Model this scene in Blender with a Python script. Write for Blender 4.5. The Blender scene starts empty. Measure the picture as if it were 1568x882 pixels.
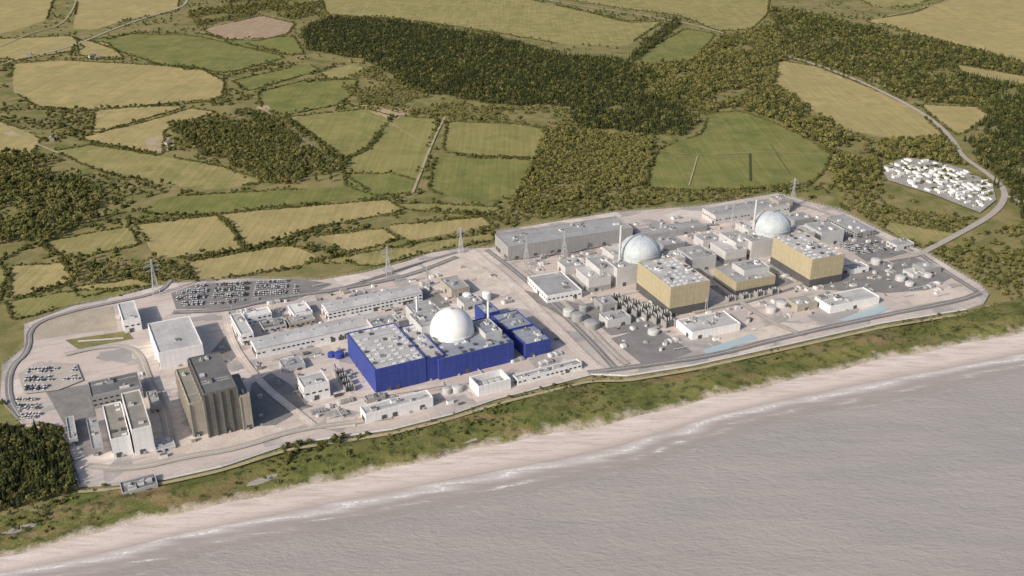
import bpy, bmesh, math, random
import numpy as np
from mathutils import Vector
random.seed(7); RNG=np.random.default_rng(7)
scene=bpy.context.scene
# ------------------------------------------------ survey frame -> metres
H=485.0; F=1482.0; TH=math.radians(25); CS,SN=math.cos(TH),math.sin(TH)
def U(x,y,h=0.0):
    """aerial-survey coordinates (oblique plate) -> world metres on the level z=h"""
    u=x-784.0; v=y-441.0; D=F*SN+v*CS
    k=(H-h)/D
    return (u*k,(F*CS-v*SN)*k)
def UP(pts,h=0.0): return [U(a,b,h) for a,b in pts]
# ------------------------------------------------ node helpers
class NT:
    def __init__(s,m):
        m.use_nodes=True; s.t=m.node_tree; s.t.nodes.clear()
        s.out=s.t.nodes.new('ShaderNodeOutputMaterial')
    def n(s,ty,**kw):
        nd=s.t.nodes.new(ty)
        for k,v in kw.items(): setattr(nd,k,v)
        return nd
    def l(s,a,b): s.t.links.new(a,b)
    def val(s,sock,v):
        if hasattr(v,'links') or hasattr(v,'is_linked'): s.l(v,sock)
        else: sock.default_value=v
    def mix(s,f,a,b,bt='MIX'):
        nd=s.n('ShaderNodeMix',data_type='RGBA',blend_type=bt)
        s.val(nd.inputs[0],f); s.val(nd.inputs[6],a if not isinstance(a,tuple) else (*a[:3],1)); s.val(nd.inputs[7],b if not isinstance(b,tuple) else (*b[:3],1))
        return nd.outputs[2]
    def noise(s,vec,scale,detail=4,rough=.6,dist=0):
        nd=s.n('ShaderNodeTexNoise'); nd.inputs['Scale'].default_value=scale
        nd.inputs['Detail'].default_value=detail; nd.inputs['Roughness'].default_value=rough
        nd.inputs['Distortion'].default_value=dist
        if vec is not None: s.l(vec,nd.inputs['Vector'])
        return nd.outputs['Fac']
    def rng(s,v,a,b,c=0.,d=1.):
        nd=s.n('ShaderNodeMapRange'); s.l(v,nd.inputs[0])
        for i,k in enumerate((a,b,c,d)): nd.inputs[i+1].default_value=k
        return nd.outputs[0]
    def math(s,op,a,b=0.):
        nd=s.n('ShaderNodeMath',operation=op); s.val(nd.inputs[0],a); s.val(nd.inputs[1],b); return nd.outputs[0]
    def mapv(s,vec,rot=0,sc=(1,1,1)):
        nd=s.n('ShaderNodeMapping'); nd.inputs['Rotation'].default_value=(0,0,rot); nd.inputs['Scale'].default_value=sc
        s.l(vec,nd.inputs['Vector']); return nd.outputs[0]
    def fin(s,col,rough=.9,spec=.3,bump=None,bd=1.0,metal=0):
        p=s.n('ShaderNodeBsdfPrincipled'); s.val(p.inputs['Base Color'],col if not isinstance(col,tuple) else (*col[:3],1))
        s.val(p.inputs['Roughness'],rough); p.inputs['Specular IOR Level'].default_value=spec; p.inputs['Metallic'].default_value=metal
        if bump is not None:
            b=s.n('ShaderNodeBump'); b.inputs['Distance'].default_value=bd; b.inputs['Strength'].default_value=1
            s.l(bump,b.inputs['Height']); s.l(b.outputs[0],p.inputs['Normal'])
        s.l(p.outputs[0],s.out.inputs[0]); return p
def newmat(name): return bpy.data.materials.new(name)
def ground_mat(name,c1,c2,c3,big=.006,med=.03,stripe=None,fine=.5,bump=.5,sa=.10):
    m=newmat(name); t=NT(m); v=t.n('ShaderNodeTexCoord').outputs['Object']
    f1=t.rng(t.noise(v,big,4,.65,.8),.38,.62); f2=t.rng(t.noise(v,med,5,.7,.5),.42,.66)
    c=t.mix(f1,c1,c2); c=t.mix(f2,c,c3)
    fn=t.noise(v,fine,3,.75)
    c=t.mix(1.0,c,t.mix(t.rng(fn,.3,.7),(.76,.76,.74),(1.14,1.14,1.14)),'MULTIPLY')
    if stripe is not None:
        vv=t.mapv(v,-stripe,(1,.02,1)); w=t.noise(vv,.22,2,.6)
        c=t.mix(1.0,c,t.mix(t.rng(w,.35,.65),(1-sa,1-sa,1-sa),(1+sa,1+sa,1+sa*.7)),'MULTIPLY')
    if bump>.3: t.fin(c,.95,.1,fn,bump)
    else:
        b=t.n('ShaderNodeBsdfDiffuse'); t.l(c,b.inputs[0]); t.l(b.outputs[0],t.out.inputs[0])
    return m
def wall_mat(name,col,period=4.,var=.08,rough=.6,metal=0.,rib=.12):
    m=newmat(name); t=NT(m); tc=t.n('ShaderNodeTexCoord'); v=tc.outputs['Object']
    s=t.n('ShaderNodeSeparateXYZ'); t.l(v,s.inputs[0])
    xy=t.math('ADD',s.outputs[0],s.outputs[1])
    fr=t.math('FRACT',t.math('DIVIDE',xy,period))
    ln=t.rng(t.math('LESS_THAN',fr,.1),0,1,1,1-rib)
    zf=t.math('FRACT',t.math('DIVIDE',s.outputs[2],period*1.6)); lz=t.rng(t.math('LESS_THAN',zf,.07),0,1,1,1-rib*.8)
    n=t.rng(t.noise(t.mapv(v,0,(1,1,.25)),.25,4,.7),.3,.7,1-var,1+var)
    k=t.math('MULTIPLY',t.math('MULTIPLY',ln,lz),n)
    cc=t.n('ShaderNodeCombineColor'); 
    for i in range(3): t.l(k,cc.inputs[i])
    c=t.mix(1.,col,cc.outputs[0],'MULTIPLY'); t.fin(c,rough,.3,metal=metal); return m
def roof_mat(name,col,var=.15):
    m=newmat(name); t=NT(m); v=t.n('ShaderNodeTexCoord').outputs['Object']
    n1=t.noise(v,.05,4,.7); n2=t.noise(v,.5,4,.7)
    k=t.mix(t.rng(n1,.35,.65),tuple(x*(1-var) for x in col),tuple(min(1,x*(1+var)) for x in col))
    s=t.n('ShaderNodeSeparateXYZ'); t.l(v,s.inputs[0])
    fr=t.math('LESS_THAN',t.math('FRACT',t.math('DIVIDE',s.outputs[0],6.)),.06)
    k=t.mix(t.math('MULTIPLY',fr,.25),k,tuple(x*.6 for x in col))
    k=t.mix(1.,k,t.mix(t.rng(n2,.3,.7),(.88,.88,.88),(1.08,1.08,1.08)),'MULTIPLY')
    t.fin(k,.85,.2); return m
WHITE=wall_mat('white_cladding',(.80,.80,.80),5,.06)
LGREY=wall_mat('light_grey_cladding',(.53,.53,.53),4,.1)
GREY=wall_mat('grey_cladding',(.33,.33,.33),4,.12)
DGREY=wall_mat('dark_grey_cladding',(.10,.10,.105),4,.15)
BROWNG=wall_mat('weathered_concrete_cladding',(.155,.155,.145),3,.25,rib=.3)
TANC=wall_mat('tan_concrete_cladding',(.38,.35,.30),5,.15)
BLUE=wall_mat('blue_cladding',(.046,.072,.30),6,.14,.65,rib=.22)
GOLD=wall_mat('gold_cladding',(.42,.37,.25),5,.12,.6,rib=.15)
R_LIGHT=roof_mat('light_roof_membrane',(.46,.46,.465)); R_GREY=roof_mat('grey_roof_membrane',(.33,.335,.345)); R_DARK=roof_mat('dark_roof_felt',(.16,.16,.165))
R_WHITE=roof_mat('white_roof_membrane',(.66,.66,.65),.06); R_TAN=roof_mat('tan_roof_felt',(.26,.25,.22)); R_BLUEG=roof_mat('blue_grey_roof',(.27,.30,.35))
GLASS=newmat('dark_window_glass'); NT(GLASS).fin((.03,.04,.05),.15,.5)
SKYL=newmat('skylight_panel'); NT(SKYL).fin((.68,.70,.72),.4,.4)
STEEL=newmat('galvanised_steel'); NT(STEEL).fin((.42,.43,.44),.5,.5)
DOMEW=newmat('white_dome_shell'); _t=NT(DOMEW); _v=_t.n('ShaderNodeTexCoord').outputs['Object']; _t.fin(_t.mix(_t.rng(_t.noise(_v,.12,4,.7),.35,.65),(.74,.75,.77),(.83,.83,.83)),.45,.4)
DOMEG=newmat('concrete_dome_shell'); _t=NT(DOMEG); _v=_t.n('ShaderNodeTexCoord').outputs['Object']; _t.fin(_t.mix(_t.rng(_t.noise(_v,.15,5,.7),.35,.65),(.42,.47,.51),(.52,.565,.595)),.6,.4)
MATS=dict(white=WHITE,lgrey=LGREY,grey=GREY,dgrey=DGREY,brown=BROWNG,tan=TANC,blue=BLUE,gold=GOLD,rl=R_LIGHT,rg=R_GREY,rd=R_DARK,rw=R_WHITE,rt=R_TAN,rb=R_BLUEG,glass=GLASS,sky=SKYL,steel=STEEL,domew=DOMEW,domeg=DOMEG)
# ------------------------------------------------ mesh builder
class MB:
    def __init__(s): s.v=[];s.f=[];s.m=[];s.ml=[]
    def mi(s,k):
        if k not in s.ml: s.ml.append(k)
        return s.ml.index(k)
    def face(s,pts,k):
        b=len(s.v); s.v+=pts; s.f.append(tuple(range(b,b+len(pts)))); s.m.append(s.mi(k))
    def hexa(s,lo,hi,k,top=None):
        b=len(s.v); s.v+=lo+hi; n=len(lo)
        for i in range(n):
            j=(i+1)%n; s.f.append((b+i,b+j,b+n+j,b+n+i)); s.m.append(s.mi(k))
        s.f.append(tuple(b+n+i for i in range(n))); s.m.append(s.mi(top or k))
        s.f.append(tuple(b+n-1-i for i in range(n))); s.m.append(s.mi(k))
    def box(s,x0,y0,x1,y1,z0,z1,k,top=None,rot=None):
        c=[(x0,y0),(x1,y0),(x1,y1),(x0,y1)]
        if rot: 
            cx,cy=(x0+x1)/2,(y0+y1)/2; ca,sa=math.cos(rot),math.sin(rot)
            c=[(cx+(a-cx)*ca-(b-cy)*sa, cy+(a-cx)*sa+(b-cy)*ca) for a,b in c]
        s.hexa([(a,b,z0) for a,b in c],[(a,b,z1) for a,b in c],k,top)
    def cyl(s,cx,cy,r,z0,z1,k,n=16,r2=None,top=None):
        r2=r if r2 is None else r2
        A=[2*math.pi*i/n for i in range(n)]
        s.hexa([(cx+r*math.cos(a),cy+r*math.sin(a),z0) for a in A],[(cx+r2*math.cos(a),cy+r2*math.sin(a),z1) for a in A],k,top)
    def strut(s,p,q,r,k):
        p=Vector(p);q=Vector(q);d=(q-p).normalized(); a=d.cross(Vector((0,0,1)) if abs(d.z)<.9 else Vector((1,0,0))).normalized()*r; b=d.cross(a).normalized()*r
        s.hexa([tuple(p+x) for x in (a,b,-a,-b)],[tuple(q+x) for x in (a,b,-a,-b)],k)
    def dome(s,cx,cy,r,z0,rise,k,n=40,m=12):
        b=len(s.v)
        for j in range(m):
            e=j/m*math.pi/2
            for i in range(n):
                a=2*math.pi*i/n; s.v.append((cx+r*math.cos(e)*math.cos(a),cy+r*math.cos(e)*math.sin(a),z0+rise*math.sin(e)))
        s.v.append((cx,cy,z0+rise))
        for j in range(m-1):
            for i in range(n):
                i2=(i+1)%n; s.f.append((b+j*n+i,b+j*n+i2,b+(j+1)*n+i2,b+(j+1)*n+i)); s.m.append(s.mi(k))
        for i in range(n): s.f.append((b+(m-1)*n+i,b+(m-1)*n+(i+1)%n,b+m*n)); s.m.append(s.mi(k))
    def obj(s,name,loc=(0,0,0),rz=0,smooth=False,mats=None):
        me=bpy.data.meshes.new(name); me.from_pydata(s.v,[],s.f)
        for k in s.ml: me.materials.append(mats[k] if mats and k in mats else MATS[k] if isinstance(k,str) else k)
        me.polygons.foreach_set('material_index',s.m)
        bm=bmesh.new(); bm.from_mesh(me); bmesh.ops.recalc_face_normals(bm,faces=bm.faces); bm.to_mesh(me); bm.free()
        me.update(); o=bpy.data.objects.new(name,me); o.location=loc; o.rotation_euler=(0,0,rz); scene.collection.objects.link(o)
        if smooth:
            me.shade_smooth()
            try: me.set_sharp_from_angle(angle=math.radians(30))
            except Exception: pass
        return o
# ------------------------------------------------ point in polygon etc
def inpoly(P,poly):
    x,y=P[:,0],P[:,1]; r=np.zeros(len(P),bool); n=len(poly)
    for i in range(n):
        x1,y1=poly[i]; x2,y2=poly[(i+1)%n]
        if y1==y2: continue
        c=((y1>y)!=(y2>y))&(x<(x2-x1)*(y-y1)/(y2-y1)+x1); r^=c
    return r
def distline(P,line):
    d=np.full(len(P),1e9)
    for (x1,y1),(x2,y2) in zip(line[:-1],line[1:]):
        dx,dy=x2-x1,y2-y1; L=dx*dx+dy*dy+1e-9
        t=np.clip(((P[:,0]-x1)*dx+(P[:,1]-y1)*dy)/L,0,1)
        d=np.minimum(d,np.hypot(P[:,0]-x1-t*dx,P[:,1]-y1-t*dy))
    return d
def gridpts(poly,sp,jit=.45):
    a=np.array(poly); x0,y0=a.min(0); x1,y1=a.max(0)
    X,Y=np.meshgrid(np.arange(x0,x1,sp),np.arange(y0,y1,sp)); P=np.stack([X.ravel(),Y.ravel()],1)
    P+=RNG.uniform(-jit,jit,P.shape)*sp
    return P[inpoly(P,poly)]
def rough_edge(poly,step=14,amp=1.6,closed=True):
    out=[]; n=len(poly); rr=random.Random(3)
    for i in range(n if closed else n-1):
        a=poly[i]; b=poly[(i+1)%n]; L=math.dist(a,b); k=max(1,int(L/step))
        for j in range(k):
            t=j/k; out.append((a[0]+(b[0]-a[0])*t+rr.uniform(-amp,amp),a[1]+(b[1]-a[1])*t+rr.uniform(-amp,amp)))
    if not closed: out.append(poly[-1])
    return out
def smooth_line(line,it=2,closed=False,q=.25):
    for _ in range(it):
        o=[] if closed else [line[0]]; n=len(line)
        for i in range(n if closed else n-1):
            a=line[i]; b=line[(i+1)%n]
            o+=[(a[0]*(1-q)+b[0]*q,a[1]*(1-q)+b[1]*q),(a[0]*q+b[0]*(1-q),a[1]*q+b[1]*(1-q))]
        if not closed: o.append(line[-1])
        line=o
    return line
def sheet(name,poly,z,mat,skirt=0):
    me=bpy.data.meshes.new(name); bm=bmesh.new()
    vs=[bm.verts.new((x,y,z)) for x,y in poly]; f=bm.faces.new(vs); f.normal_update()
    if f.normal.z<0: f.normal_flip()
    bmesh.ops.triangulate(bm,faces=[f],ngon_method='EAR_CLIP')
    if skirt:
        n=len(vs); lo=[bm.verts.new((x,y,z-skirt)) for x,y in poly]
        for i in range(n): bm.faces.new((vs[i],vs[(i+1)%n],lo[(i+1)%n],lo[i]))
    bm.to_mesh(me); bm.free(); me.materials.append(mat)
    o=bpy.data.objects.new(name,me); scene.collection.objects.link(o); return o
def ribbon(name,line,w,z,mat):
    L=len(line); v=[];f=[]
    for i,(x,y) in enumerate(line):
        a=line[max(0,i-1)]; b=line[min(L-1,i+1)]; dx,dy=b[0]-a[0],b[1]-a[1]; q=math.hypot(dx,dy)+1e-9
        nx,ny=-dy/q*w/2,dx/q*w/2; v+=[(x+nx,y+ny,z),(x-nx,y-ny,z)]
        if i: f.append((2*i-2,2*i-1,2*i+1,2*i))
    me=bpy.data.meshes.new(name); me.from_pydata(v,[],f); me.materials.append(mat)
    o=bpy.data.objects.new(name,me); scene.collection.objects.link(o); return o
# ------------------------------------------------ shoreline
def fy(tab):
    xs=[a for a,b in tab]; ys=[b for a,b in tab]
    return lambda x: float(np.interp(x,xs,ys))
yInner=fy([(-250,860),(0,788),(60,776),(118,748),(180,745),(250,738),(340,718),(440,684),(530,671),(600,661),(690,638),(760,614),(905,577),(960,579),(1060,563),(1200,532),(1350,498),(1480,477),(1515,466),(1568,452),(1850,390)])
yVeg=fy([(-250,905),(0,852),(100,829),(200,801),(300,779),(400,759),(500,739),(600,716),(700,694),(800,673),(900,655),(1000,632),(1100,608),(1200,584),(1300,562),(1400,542),(1500,521),(1568,507),(1850,450)])
yWat=fy([(-250,940),(0,876),(150,846),(300,811),(450,780),(600,750),(720,727),(850,703),(950,680),(1020,658),(1100,634),(1200,610),(1300,590),(1400,572),(1500,553),(1568,539),(1850,484)])
XS=list(range(-250,1851,6))
def ext(line,d=9000):
    a=Vector(line[0]); l=Vector((-.9,-.436)); c=Vector(line[-1]); r=Vector((.9,.436))
    return [tuple(a+l*d)]+line+[tuple(c+r*d)]
Lin=ext([U(x,yInner(x)) for x in XS]); Lveg=ext([U(x,yVeg(x)+1.6*math.sin(x*.05)+1.2*math.sin(x*.021+1)) for x in XS]); Lwat=ext([U(x,yWat(x)) for x in XS])
# ground
BASE=ground_mat('rough_pasture',(.24,.215,.09),(.135,.15,.05),(.30,.25,.125),.009,.03)
inl=Vector((-.436,.9))*14000
gp=Lin[:]; gp=gp+[tuple(Vector(gp[-1])+inl),tuple(Vector(gp[0])+inl)]
sheet('ground',gp,0.0,BASE)
# dune strip
DUNE=newmat('dune_grass'); t=NT(DUNE); v=t.n('ShaderNodeTexCoord').outputs['Object']; at=t.n('ShaderNodeAttribute',attribute_name='across')
c=t.mix(t.rng(t.noise(v,.02,4,.7,.8),.4,.6),(.21,.205,.075),(.125,.145,.045))
c=t.mix(t.rng(t.noise(t.mapv(v,-.45,(.35,1,1)),.03,5,.7),.52,.64),c,(.27,.20,.11))
c=t.mix(t.rng(t.noise(v,.09,5,.7),.5,.64),c,(.065,.08,.028))
e=t.math('ADD',at.outputs['Fac'],t.rng(t.noise(v,.06,5,.7),.2,.8,-.22,.22))
c=t.mix(t.rng(e,.84,1.02),c,(.56,.48,.41)); c=t.mix(t.rng(e,.08,-.02),c,(.36,.32,.21))
fn=t.noise(v,.5,4,.75); c=t.mix(1.,c,t.mix(t.rng(fn,.3,.7),(.7,.7,.7),(1.22,1.22,1.17)),'MULTIPLY'); t.fin(c,.95,.1,fn,.9)
def strip(name,A,B,n,zf,mat,attr):
    v=[];f=[];av=[]
    for i,(a,b) in enumerate(zip(A,B)):
        for j in range(n+1):
            tt=j/n; x=a[0]+(b[0]-a[0])*tt; y=a[1]+(b[1]-a[1])*tt; v.append((x,y,zf(x,y,tt))); av.append(tt)
            if i and j: k=i*(n+1)+j; f.append((k-n-2,k-n-1,k,k-1))
    me=bpy.data.meshes.new(name); me.from_pydata(v,[],f); me.materials.append(mat)
    at=me.attributes.new(attr,'FLOAT','POINT'); at.data.foreach_set('value',av); me.shade_smooth()
    bm=bmesh.new(); bm.from_mesh(me); bmesh.ops.recalc_face_normals(bm,faces=bm.faces); bm.faces.ensure_lookup_table()
    if bm.faces[0].normal.z<0: bmesh.ops.reverse_faces(bm,faces=bm.faces)
    bm.to_mesh(me); bm.free()
    o=bpy.data.objects.new(name,me); scene.collection.objects.link(o); return o
def dz(x,y,t): 
    s=math.sin(math.pi*t); return .02+s*(2.4+1.8*math.sin(x*.031+y*.017)+1.4*math.sin(x*.09-y*.05)+1.0*math.sin(t*15+x*.02))-.3*t*t
strip('grassy_dune',Lin,Lveg,14,dz,DUNE,'across')
# beach + surf
Loff=[]
for i,(x,y) in enumerate(Lwat): Loff.append((x+.436*70,y-.9*70))
BEACH=newmat('shingle_beach'); t=NT(BEACH); v=t.n('ShaderNodeTexCoord').outputs['Object']; at=t.n('ShaderNodeAttribute',attribute_name='across')
vr=t.mapv(v,-.45,(.12,1,1)); d=t.math('ADD',at.outputs['Fac'],t.rng(t.noise(vr,.06,5,.65),.2,.8,-.10,.10))
c=t.mix(t.rng(t.noise(vr,.12,5,.7),.4,.6),(.58,.50,.45),(.72,.64,.595))
c=t.mix(t.rng(d,.34,.5),c,(.65,.57,.525)); c=t.mix(t.rng(d,.66,.9),c,(.52,.45,.41))
c=t.mix(t.math('MULTIPLY',t.rng(t.noise(vr,.3,5,.7),.52,.62),.5),c,(.42,.355,.31))
fn=t.noise(v,.8,4,.8); c=t.mix(1.,c,t.mix(t.rng(fn,.3,.7),(.88,.88,.88),(1.08,1.08,1.08)),'MULTIPLY'); t.fin(c,.8,.3,fn,.3)
strip('beach',Lveg,Lwat,10,lambda x,y,t:-.28-.9*t,BEACH,'across')
SURF=newmat('surf_foam'); t=NT(SURF); v=t.n('ShaderNodeTexCoord').outputs['Object']; at=t.n('ShaderNodeAttribute',attribute_name='across')
vr=t.mapv(v,-.45,(.10,1,1)); wob=t.rng(t.noise(vr,.05,4,.6),.2,.8,-.16,.16); d=t.math('ADD',at.outputs['Fac'],wob)
def band(c0,w): return t.rng(t.math('ABSOLUTE',t.math('SUBTRACT',d,c0)),0,w,1,0)
br=t.rng(t.noise(vr,.09,6,.75),.42,.6); b1=t.rng(t.noise(vr,.13,5,.75),.35,.55,.5,1.)
fo=t.math('MAXIMUM',t.math('MULTIPLY',band(.10,.11),b1),t.math('MULTIPLY',t.math('MAXIMUM',band(.30,.06),t.math('MULTIPLY',band(.52,.05),.6)),br))
fo=t.math('MINIMUM',fo,1.0); fo=t.math('MULTIPLY',fo,t.rng(t.noise(v,.35,4,.7),.3,.55,.5,1))
wet=t.rng(d,.0,.62,.85,0.)
wet=t.math('MULTIPLY',wet,t.rng(at.outputs['Fac'],1.,.8))
al=t.math('MAXIMUM',t.math('MULTIPLY',fo,t.rng(at.outputs['Fac'],1.,.9)),wet); p=t.fin(t.mix(fo,(.52,.465,.43),(.84,.82,.80)),.7,.3); t.l(al,p.inputs['Alpha'])
strip('surf',Lwat,Loff,7,lambda x,y,t:-1.0-.05*t,SURF,'across')
SEA=newmat('sea_water'); t=NT(SEA); v=t.n('ShaderNodeTexCoord').outputs['Object']
vr=t.mapv(v,-.5,(.2,1,1)); n1=t.noise(vr,.004,4,.6,.6); n2=t.noise(vr,.03,5,.65)
c=t.mix(t.rng(n1,.35,.65),(.375,.34,.31),(.335,.32,.305)); c=t.mix(t.rng(n2,.4,.7),c,(.41,.375,.345))
w=t.n('ShaderNodeMath',operation='ADD'); t.l(t.noise(t.mapv(v,-.6,(.4,1,1)),.12,5,.6),w.inputs[0]); t.l(t.noise(t.mapv(v,-.1,(.5,1,1)),.4,3,.6),w.inputs[1])
t.fin(c,.4,.4,w.outputs[0],.75)
sheet('sea',[(-14000,-9000),(14000,-9000),(14000,14000),(-14000,14000)],-1.15,SEA)
# ------------------------------------------------ fields
TAN=(.44,.355,.175);TAN2=(.37,.31,.15);OL=(.30,.27,.115);GR=(.20,.21,.075);GR2=(.145,.17,.055);DK=(.12,.135,.045)
FM={'tan':[ground_mat('dry_grass_field',TAN,TAN2,(.32,.28,.13),.006,.03,a) for a in(.3,1.2,2.2)],
 'olive':[ground_mat('olive_pasture',OL,(.23,.225,.09),TAN2,.008,.03,a) for a in(.5,1.6)],
 'green':[ground_mat('green_pasture',GR,(.27,.25,.10),OL,.008,.03,a) for a in(.4,1.5)],
 'dgreen':[ground_mat('lush_pasture',GR2,GR,(.25,.235,.09),.008,.025,a) for a in(.4,1.9)],
 'brown':[ground_mat('ploughed_field',(.38,.28,.20),(.34,.25,.18),(.40,.32,.23),.008,.03,.6)]}
FIELDS=[('tan',[(20,98),(90,92),(180,97),(300,103),(345,125),(340,150),(250,160),(150,166),(60,165),(20,140)]),
('tan',[(-80,-10),(85,-10),(72,30),(30,45),(-80,70)]),('tan',[(120,-10),(275,-10),(272,18),(205,28),(140,46),(112,44)]),
('brown',[(310,45),(400,24),(452,36),(440,52),(395,63),(335,60)]),
('olive',[(490,-10),(790,-10),(960,35),(1015,33),(960,70),(860,68),(760,50),(640,32),(560,27),(500,22)]),
('olive',[(800,-10),(1180,-10),(1175,22),(1150,45),(1100,48),(1040,24),(960,14)]),
('dgreen',[(990,76),(1050,44),(1095,52),(1070,85),(1035,102),(965,98)]),
('tan',[(1320,32),(1400,20),(1470,-10),(1750,-10),(1750,130),(1568,95),(1440,62)]),
('olive',[(1300,-10),(1450,-10),(1400,8),(1340,12)]),
('tan',[(1190,92),(1250,102),(1340,138),(1405,170),(1445,208),(1380,216),(1290,198),(1240,165),(1188,128)]),
('tan',[(1405,160),(1495,164),(1515,178),(1480,203),(1462,207),(1440,190)]),
('tan',[(1460,98),(1640,130),(1640,150),(1568,134),(1475,116)]),
('dgreen',[(1085,174),(1130,170),(1180,186),(1240,215),(1272,237),(1262,262),(1240,282),(1120,292),(995,290),(990,270),(1008,228),(1075,205)]),
('green',[(685,186),(790,190),(842,200),(822,243),(740,240),(678,233)]),('dgreen',[(668,240),(740,243),(816,247),(792,303),(720,310),(655,292)]),
('green',[(435,180),(560,167),(600,178),(565,225),(525,245),(475,205)]),('green',[(604,178),(672,182),(655,250),(632,292),(560,290),(520,262),(527,247),(568,227)]),
('dgreen',[(530,266),(600,266),(640,277),(630,295),(570,300),(528,285)]),
('dgreen',[(395,142),(470,122),(545,122),(545,140),(520,160),(430,178),(400,165)]),
('olive',[(80,232),(140,222),(260,242),(340,255),(405,278),(330,292),(230,280),(150,262)]),
('dgreen',[(135,62),(200,52),(300,55),(440,88),(350,112),(250,100),(200,85)]),('dgreen',[(355,124),(470,98),(490,108),(380,140)]),
('tan',[(120,212),(240,182),(290,166),(330,172),(250,200),(250,238),(180,225)]),
('tan',[(205,345),(330,330),(355,352),(372,384),(240,396)]),('tan',[(333,329),(400,322),(590,306),(620,322),(480,350),(376,383),(358,352)]),
('tan',[(285,402),(440,375),(485,392),(460,408),(300,432)]),('tan',[(485,362),(585,350),(612,368),(530,388)]),('tan',[(592,346),(735,333),(755,345),(630,370)]),
('tan',[(15,408),(100,403),(112,432),(15,458)]),('tan',[(112,440),(210,427),(235,437),(120,456)]),
('dgreen',[(250,302),(540,285),(590,300),(400,318),(300,332),(215,325)]),('olive',[(480,402),(640,372),(750,358),(758,368),(640,390),(580,408)]),
('olive',[(60,372),(195,347),(215,375),(110,397)]),('tan',[(-150,190),(0,185),(62,212),(50,240),(-150,240)]),('olive',[(-150,400),(-5,400),(10,420),(-5,470),(-150,480)]),
('tan',[(0,60),(110,55),(130,75),(30,92),(-60,85)]),('green',[(10,462),(120,445),(230,440),(180,455),(110,468),(20,490)]),
('olive',[(-60,620),(20,620),(32,655),(-60,670)]),('tan',[(550,160),(630,165),(630,176),(575,177)]),
('dgreen',[(345,62),(450,56),(466,84),(440,84),(350,68)]),('green',[(660,312),(770,318),(735,330),(620,322),(600,312)]),('olive',[(1360,340),(1465,358),(1412,380),(1350,352)]),
('tan',[(165,66),(118,62),(120,85),(190,90)]),('olive',[(490,112),(540,98),(556,104),(546,121),(500,121)]),('tan',[(145,170),(235,162),(285,164),(140,206)]),
('dgreen',[(-400,250),(-160,250),(-160,380),(-400,400)]),('tan',[(1600,-10),(1900,-10),(1900,120),(1700,110)]),('olive',[(1650,170),(1900,190),(1900,330),(1680,300)])]
FW=[]
for i,(k,p) in enumerate(FIELDS):
    w=UP(p); w=rough_edge(smooth_line(w,1,True,.07),16,2.0); FW.append(w)
    sheet('field',w,.12+.012*i,FM[k][i%len(FM[k])])
SAND=ground_mat('bare_sand',(.50,.40,.28),(.44,.36,.25),(.34,.28,.17),.02,.05)
for p in ([(215,215),(250,205),(275,225),(240,238)],[(570,168),(605,164),(630,176),(595,186)],[(385,165),(415,160),(412,172)],[(0,205),(20,200),(35,212)],[(335,232),(370,240),(350,248)]): sheet('sandy_clearing',rough_edge(smooth_line(UP(p),2,True),8,2),.85,SAND)
# ------------------------------------------------ site platform
SITE=newmat('site_concrete'); t=NT(SITE); v=t.n('ShaderNodeTexCoord').outputs['Object']; vr=t.mapv(v,-math.radians(24),(1,1,1))
vo=t.n('ShaderNodeTexVoronoi',distance='CHEBYCHEV'); vo.inputs['Scale'].default_value=.03; t.l(vr,vo.inputs['Vector'])
sp=t.n('ShaderNodeSeparateColor'); t.l(vo.outputs['Color'],sp.inputs[0])
c=t.mix(sp.outputs[0],(.58,.50,.46),(.50,.45,.42)); c=t.mix(t.rng(sp.outputs[1],.70,.76),c,(.34,.33,.325)); c=t.mix(t.rng(sp.outputs[2],.8,.83),c,(.66,.595,.55))
c=t.mix(t.rng(t.noise(vr,.02,5,.7),.45,.7),c,(.60,.52,.475)); c=t.mix(t.rng(t.noise(t.mapv(vr,0,(.2,1,1)),.15,5,.7),.5,.75),c,(.38,.345,.32))
fn=t.noise(v,.6,5,.8); c=t.mix(1.,c,t.mix(t.rng(fn,.3,.7),(.84,.84,.84),(1.1,1.1,1.1)),'MULTIPLY'); t.fin(c,.9,.2,fn,.12)
SITEP=[(120,746),(108,700),(95,660),(35,652),(0,615),(5,560),(38,532),(38,497),(110,470),(180,455),(260,435),(380,427),(490,430),(560,418),(620,402),(660,388),(700,382),(762,380),(760,355),(940,326),(1075,316),(1190,297),(1285,322),(1425,392),(1500,437),(1514,452),(1506,466),(1480,475),(1350,496),(1200,530),(1060,561),(960,577),(905,575),(760,612),(690,636),(600,659),(530,669),(440,682),(340,716),(250,736),(180,743)]
SITEW=UP(SITEP); sheet('site_platform',SITEW,.95,SITE,1.2)
ASPH=ground_mat('asphalt',(.11,.11,.115),(.145,.143,.145),(.18,.17,.165),.02,.06,None,.7,.1)
ASPHL=ground_mat('worn_asphalt',(.235,.23,.235),(.28,.27,.27),(.21,.205,.205),.02,.06,None,.7,.1)
GRAV=ground_mat('pale_gravel',(.62,.54,.49),(.68,.61,.56),(.53,.465,.42),.02,.06,None,.7,.1)
GRASSP=ground_mat('mown_grass',(.20,.205,.085),(.16,.175,.065),(.28,.25,.13),.02,.06,None,.7,.2)
PAINT=newmat('road_paint'); NT(PAINT).fin((.75,.75,.73),.7)
zz=[1.1]
def pad(name,p,m):
    zz[0]+=.02; sheet(name,UP(p),zz[0],m)
pad('asphalt_car_park',[(262,450),(300,436),(460,428),(510,436),(450,462),(340,474),(270,475)],ASPHL)
pad('gravel_yard',[(48,498),(100,480),(172,470),(180,505),(120,512),(55,522)],ground_mat('sandy_yard',(.43,.38,.315),(.47,.42,.35),(.39,.34,.28),.02,.06,None,.7,.1))
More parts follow.
